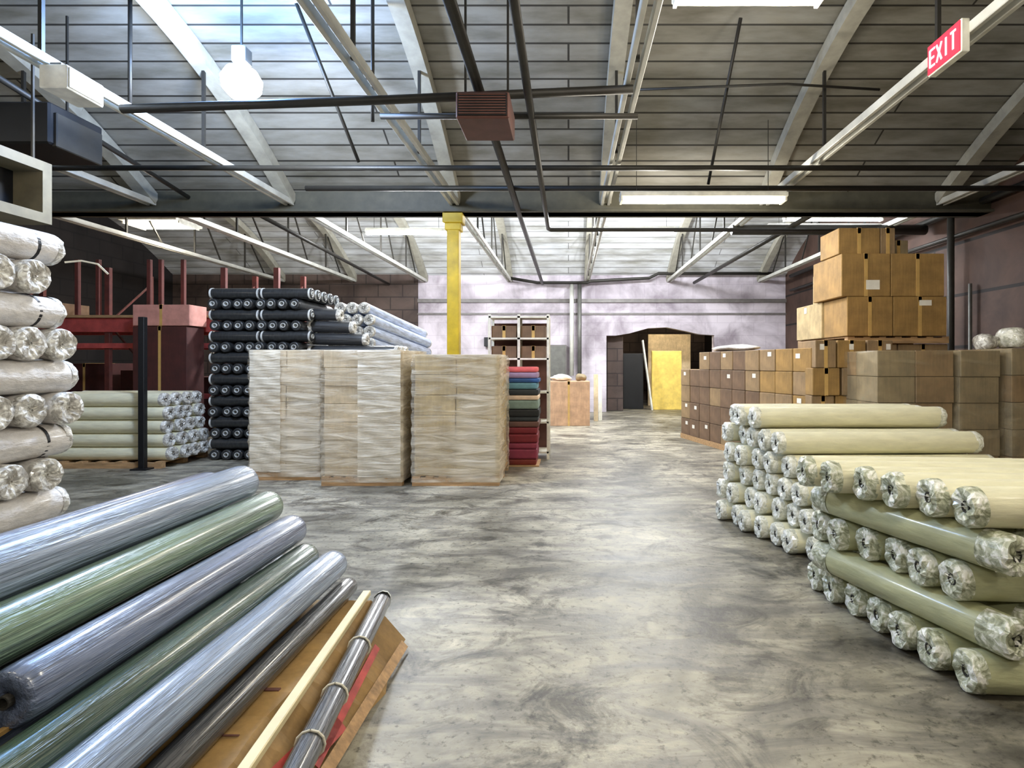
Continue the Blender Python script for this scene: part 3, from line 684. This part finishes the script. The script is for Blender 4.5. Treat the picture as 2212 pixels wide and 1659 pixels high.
big(X(1945), X(1945)+.3, 8.5, 8.9, zt[2], zt[2]+.26, 'dark crumpled carton on the tall stack beside the topmost cartons', None, 'kraft_grey')
# folded white sheet on the carton wall, pale bundles at right
def lump(name, x, y, z, sx, sy, sz, mat, label, cat, seed=1, group=None):
    bm = bmesh.new(); bmesh.ops.create_icosphere(bm, subdivisions=3, radius=1); rnd = random.Random(seed); ph = [rnd.uniform(0, 6) for _ in range(6)]
    for v in bm.verts:
        c = v.co; n = 1+.1*math.sin(4*c.x+ph[0])+.08*math.sin(5*c.y+ph[1]+3*c.z)+.05*math.sin(9*c.x+7*c.z+ph[2])
        v.co = Vector((c.x*n*sx, c.y*n*sy, (max(c.z, -.75)*n)*sz))
    zmin = min(v.co.z for v in bm.verts)
    for v in bm.verts: v.co.z -= zmin
    mm = bpy.data.meshes.new(name); bm.to_mesh(mm); bm.free(); return tag(link(name, mm, mat, None, (x, y, z), smooth=True), label, cat, group)
p = org+rot@Vector((.28, 2.6, 1.83)); ws = lump('folded_sheet', p.x, p.y, p.z, .22, .75, .06, 'white_fabric', 'crumpled white plastic sheet lying on top of the aisle carton wall', 'plastic sheet', 4); ws.rotation_euler = (0, 0, th_)
lump('plastic_bundle', PX(2190, 7.3), 7.3, PZ(752, 6.75)+.01, .2, .2, .15, 'pucker_white', 'pale plastic bundle on the wrapped pallet at the right edge', 'plastic bundle', 9)
lump('plastic_bundle', PX(2130, 7.4), 7.4, PZ(757, 6.85)+.01, .13, .15, .12, 'pucker_grey', 'pale plastic bundle on the second wrapped pallet from the right edge', 'plastic bundle', 10)

# ------------------------------------------------------------------ black rolls rack at the left centre
bk = [roll_proto('fabric_roll', 1.35, .088, 'black_fabric', None, 'core_silver', .04, .02, s) for s in (81, 82)]
bs = [roll_proto('fabric_roll', .84, .088, 'black_fabric', None, 'core_silver', .04, .02, s, ties=0) for s in (83, 84)]
for q in bs:
    for xx in (.03, .81): link('clip_band', MB().lathe([(xx-.014, .089), (xx-.014, .093), (xx+.014, .093), (xx+.014, .089)], 20, 0, 0, True).me('tie'), 'core_silver', q)
BG = 'black rolls stacked crosswise behind the wrapped pallets'
X0b, Yb = PX(446, 9.15), 9.15
for lev in range(16):
    z = .09+lev*.178
    if lev % 2 == 0:
        for i in range(8):
            place(bk[(i+lev) % 2], (X0b+.12+i*.19+random.uniform(-.01, .01), Yb+random.uniform(-.04, .03), z), (0, 1, 0), 'black roll, core to the camera, %s layer, %s from the left' % (ORD[lev], ORF[i]), BG)
    else:
        for s in range(2):
            for dpt in range(2 if lev < 15 else 5):
                place(bs[dpt % 2], (X0b+.02+s*.85, Yb+.09+dpt*.25, z), (1, 0, 0), 'crosswise black roll, %s layer of the stack, %s half, %s row' % (ORD[lev], ('left', 'right')[s], ORF[dpt]), BG)
# grey-blue sloping rolls on a crate, right of the black stack
cr = empty('wooden_crate', (-3.68, 11.1, 0)); tag(cr, 'dark crate behind the wrapped pallets carrying the sloping grey-blue rolls', 'crate')
link('crate_panel', MB().box(-.72, .72, -1.8, 1.8, .08, 1.5).me('panel', .01), 'kraft_grey', cr)
link('crate_batten', MB().box(-.74, .74, -1.82, -1.8, .1, .2).box(-.74, .74, -1.82, -1.8, 1.36, 1.48).box(-.74, -.64, -1.82, -1.8, .2, 1.36).box(.64, .74, -1.82, -1.8, .2, 1.36).me('batten'), 'wood', cr)
link('crate_foot', MB().box(-.7, -.6, -1.7, 1.7, 0, .08).box(.6, .7, -1.7, 1.7, 0, .08).me('foot'), 'wood', cr)
sb = [roll_proto('fabric_roll', 2.75, .105, 'grey_blue_film', 'pucker_grey', 'core_dark', .03, .03, s) for s in (91, 92)]
dd = Vector((.14, 1, -.125)).normalized(); SB = 'grey-blue rolls sloping down behind the wrapped pallets'
for r_i in range(4):
    for c_i in range(4-(1 if r_i == 3 else 0)):
        a = Vector((-3.62-c_i*.215-(.1 if r_i == 3 else 0), 10.08, 1.97+r_i*.213))
        place(sb[(r_i+c_i) % 2], a, dd, 'sloping grey-blue roll, %s row of its pile, %s from the right' % (('lowest', 'second', 'third', 'topmost')[r_i], ORF[c_i]), SB)
lr = [roll_proto('fabric_roll', 1.5, .1, 'charcoal', 'pucker_grey', 'core_dark', .03, .02, s) for s in (95, 96)]
for k in range(2):
    for i in range(3):
        place(lr[i % 2], (-4.38, 9.42+i*.22, 1.6+k*.2), (1, 0, 0), 'charcoal roll lying sideways on the crate, %s row, %s from the front' % (('lower', 'upper')[k], ORF[i]), 'charcoal rolls on the crate')
ls = [roll_proto('fabric_roll', .95-.22*k, .1, 'charcoal', 'pucker_grey', 'core_dark', .03, .02, 97+k) for k in range(3)]
for k in range(3):
    place(ls[k], (-4.38, 9.45, 2.02+k*.205), (1, 0, -.02), 'short charcoal roll beside the black stack, %s of three on the pile' % ('lowest', 'middle', 'topmost')[k], 'charcoal rolls on the crate')

# ------------------------------------------------------------------ cream rolls under the red rack
cl = [roll_proto('fabric_roll', 1.9, .105, 'cream_fabric', 'pucker_grey', 'core_dark', .03, .015, s) for s in (101, 102)]
pl2 = empty('wooden_pallet', (-7.15, 9.0, 0)); tag(pl2, 'dark pallet under the cream rolls in front of the red rack', 'pallet'); pallet_parts(pl2, 1.9, 1.1, .1)
for k in range(5):
    for i in range(4 if k < 4 else 4):
        place(cl[(i+k) % 2], (PX(375, 8.6)+random.uniform(-.04, .04)-.03*k, 8.62+i*.24, .1+.105+k*.208), (-1, 0, 0), 'cream roll before the red rack, %s layer, %s from the front' % (ORD[k], ORF[i]), 'cream rolls in front of the red rack')
po = empty('steel_post', (PX(305, 8.35), 8.38, 0)); tag(po, 'dark upright steel post in front of the cream rolls', 'post')
link('post_shaft', MB().box(-.045, .045, -.04, .04, 0, 2.3).me('shaft', .006), 'black_metal', po); link('foot_plate', MB().box(-.12, .12, -.1, .1, 0, .02).me('foot'), 'black_metal', po)

# ------------------------------------------------------------------ red pallet rack
rk = empty('pallet_rack', (-8.6, 11.6, 0)); tag(rk, 'red steel pallet rack along the left side behind the white rolls', 'rack')
w2 = 2.9; D2 = 1.1
for x in (-w2, -.55, 1.75, w2-.1):
    for y in (-D2/2, D2/2):
        link('upright', MB().box(x-.05, x+.05, y-.04, y+.04, 0, 3.5).me('upright', .004), 'rack_rust', rk)
    link('upright_brace', MB().bar((x, -D2/2, .4), (x, D2/2, 1.4), .03).bar((x, D2/2, 1.4), (x, -D2/2, 2.4), .03).bar((x, -D2/2, 2.4), (x, D2/2, 3.3), .03).me('brace'), 'rack_rust', rk)
for z, h_ in ((1.9, .1), (2.22, .28)):
    for y in (-D2/2-.05, D2/2+.05): link('beam', MB().box(-w2, w2-.1, y-.03, y+.03, z, z+h_).me('beam', .004), 'rack_red', rk)
link('shelf_board', MB().box(-w2, w2-.1, -D2/2, D2/2, 2.5, 2.53).me('shelf'), 'wood', rk)
for z in (.9,): link('beam', MB().box(-w2, w2-.1, -D2/2-.08, -D2/2-.02, z, z+.1).me('beam', .004), 'rack_red', rk)
rb = [('pale carton resting on the right end of the red rack shelf', .6, 2.3, .12, 'pink_box', 2.53), ('dark carton at the left end of the red rack shelf', -2.6, -1.7, .3, 'kraft_red', 2.53)]
for lb, x0, x1, h_, mt, z in rb:
    carton(-8.6+x0, 11.15, z, x1-x0, .8, h_, mt, lb, 'cartons on the red rack')
for i, (x0, x1) in enumerate(((-2.7, -1.5), (-1.3, -.1), (.1, 1.5), (1.6, 2.7))):
    carton(-8.6+x0, 12.25+.02, 0, x1-x0, .8, 1.6-.15*i, 'maroon_board', 'dark reddish carton standing behind the red rack, %s from the left' % ORF[i], 'cartons behind the red rack')
# pink-white crate and panel at the rack's right end
carton(PX(330, 10.8), 10.3, 0, 1.0, .5, PZ(658, 10.3)-.4, 'maroon_board', 'tall dark red cabinet-like carton at the right end of the red rack', 'cartons behind the red rack')
carton(PX(330, 10.8), 10.3, PZ(658, 10.3)-.39, 1.05, .5, .39, 'pink_box', 'pinkish carton with a pale lid above the red beam', 'cartons on the red rack')
# thin hanging posts above the rack
for i, px in enumerate((170, 215, 325, 350, 398)):
    o = link('rack_post', MB().box(-.035, .035, -.035, .035, 0, 1.1).me('post', .004), 'rack_rust', None, (PX(px, 11.0), 10.98, 2.55)); tag(o, 'thin rusty post standing above the red beam, %s from the left' % ORF[i], 'post', 'posts above the red rack beam')
sb_ = link('storage_deck', MB().box(-11.4, -5.9, 10.9, 11.04, 2.5, 2.55).me('deck'), 'wood'); tag(sb_, 'timber rail along the top of the red rack carrying the thin posts', 'rail')

# ------------------------------------------------------------------ shelf with fabric bolts
sh = empty('shelving_unit', (PX(1122, 9.4), 9.5, 0)); tag(sh, 'white metal shelving unit behind the coloured fabric bolts', 'shelving')
sw = .5
for x in (-sw+.01, 0.0, sw-.01):
    link('shelf_post', MB().box(x-.022, x+.022, -.24, -.2, 0, 2.42).me('post'), 'white_metal', sh)
    link('shelf_post', MB().box(x-.022, x+.022, .2, .24, 0, 2.42).me('post'), 'white_metal', sh)
for z in (.1, .6, 1.1, 1.66, 2.0, 2.36):
    link('shelf', MB().box(-sw, sw, -.24, .24, z, z+.03).me('shelf'), 'white_metal', sh)
link('back_panel', MB().box(-sw, sw, .24, .25, .1, 2.3).me('back'), 'heater_brown', sh)
for z, lbz in ((2.03, 'upper'), (1.69, 'lower')):
    for s, ls in ((-1, 'left'), (1, 'right')):
        carton(PX(1122, 9.4)+(-.46 if s < 0 else .03), 9.3, z, .42, .35, .2, 'kraft_red', 'dark brown box on the %s shelf, %s side' % (lbz, ls), 'boxes on the white shelving')
zc = .02; bolts = [('rust', .1), ('wine', .17), ('wine', .1), ('maroon', .15), ('maroon', .11), ('brown', .1), ('charcoal', .07), ('black', .13), ('sage', .15), ('cream', .08), ('charcoal', .1), ('teal', .11), ('blue', .07), ('lilac', .1), ('red', .09)]
names = {'rust': 'rust red', 'wine': 'wine red', 'maroon': 'maroon', 'brown': 'brown', 'charcoal': 'charcoal', 'black': 'black', 'sage': 'grey-green', 'cream': 'cream', 'teal': 'teal', 'blue': 'deep blue', 'lilac': 'lilac', 'red': 'coral red'}
tot = sum(h_ for _, h_ in bolts); sc = (PZ(792, 8.9)-.02-.002*15)/tot
for i, (cn, h_) in enumerate(bolts):
    hh = h_*sc; bx0, bx1 = PX(1072, 8.9)+random.uniform(-.02, .02), PX(1163, 8.9)+random.uniform(-.02, .03)
    o = boxobj('fabric_bolt', bx0, bx1, 8.62, 9.2, zc, zc+hh, 'bolt_'+cn, None, min(.03, hh*.35)); zc += hh+.002
    tag(o, '%s folded fabric bolt in the mixed stack, %s' % (names[cn], 'lowest' if i == 0 else ('topmost' if i == 14 else ORD[i]+' from the bottom')), 'fabric bolt', 'folded fabric bolts stacked before the shelving')
pp = empty('wooden_pallet', (PX(1118, 8.9), 8.9, 0)); tag(pp, 'thin board under the stack of coloured fabric bolts', 'board'); link('board', MB().box(-.36, .36, -.3, .3, 0, .02).me('board'), 'wood', pp)
# small dark speaker-like box on wall
o = boxobj('wall_box', PX(1044, 17.9), PX(1058, 17.9), 18.05, 18.25, PZ(748, 17.9), PZ(728, 17.9), 'black_metal', None, .01); tag(o, 'small black box on the far wall left of the shelving', 'wall box')
# orange-tan box and items
bo = carton(PX(1183, 14.2), 14.2, 0, 1.08, .9, PZ(824, 14.2), 'box_orange', 'big plain tan carton on the floor left of the doorway', None); del_ = None
lump('paper_pile', PX(1212, 14.5), 14.6, PZ(824, 14.2), .3, .25, .09, 'label_white', 'pile of white paper on the big tan carton', 'paper pile', 3)
lump('plastic_bundle', PX(1255, 14.5), 14.6, PZ(824, 14.2), .14, .18, .1, 'kraft_grey', 'small brown bundle on the big tan carton', 'bundle', 5)
for i, (px_, mt, w_) in enumerate(((1287, 'kraft_pale', .06), (1297, 'white_metal', .05))):
    o = link('leaning_board', MB().box(-w_, w_, -.02, .02, 0, 1.3-.1*i).me('board', .004), mt, None, (PX(px_, 15.5), 15.4+.2*i, 0), (-.06, 0, 0)); tag(o, ('pale narrow board standing beside the tan carton', 'thin white post standing left of the doorway')[i], 'board')
ddk = empty('electrical_cabinet', (PX(1196, 18.1), 18.05, .95)); tag(ddk, 'dark grey electrical cabinet on the far wall behind the tan carton', 'cabinet')
link('cabinet_body', MB().box(-.42, .42, -.12, .2, 0, 1.25).me('cab', .015), 'mirror_grey', ddk); link('cabinet_door', MB().box(-.38, .38, -.14, -.12, .05, 1.2).me('door', .006), 'steel_grey', ddk)
# room behind: yellow panel, leaning plank, dark locker
o = boxobj('yellow_board', PX(1408, 19.2), PX(1472, 19.2), 19.15, 19.35, 0, PZ(758, 19.2), 'yellow_board', None, .02); tag(o, 'tall yellow panel standing inside the doorway', 'panel')
o = boxobj('stacked_panel', PX(1400, 21), PX(1492, 21), 21, 21.2, 0, PZ(722, 21), 'kraft_pale', None, .02); tag(o, 'pale board standing behind the yellow panel through the doorway', 'panel')
m = MB().bar((PX(1388, 18.8), 18.8, PZ(735, 18.8)), (PX(1408, 18.8), 18.72, .02), .2, .05); o = link('leaning_plank', m.me('plank', .006), 'white_metal'); tag(o, 'white plank leaning at a slant in the doorway', 'plank')
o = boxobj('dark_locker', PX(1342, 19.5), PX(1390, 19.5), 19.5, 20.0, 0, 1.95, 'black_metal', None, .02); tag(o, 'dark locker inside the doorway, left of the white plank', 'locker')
o = boxobj('brown_partition', PX(1312, 18.75), PX(1346, 18.75), 18.75, 18.85, 0, 2.5, 'brown_block', None, .01); tag(o, 'brown partition just inside the left side of the doorway', 'partition')
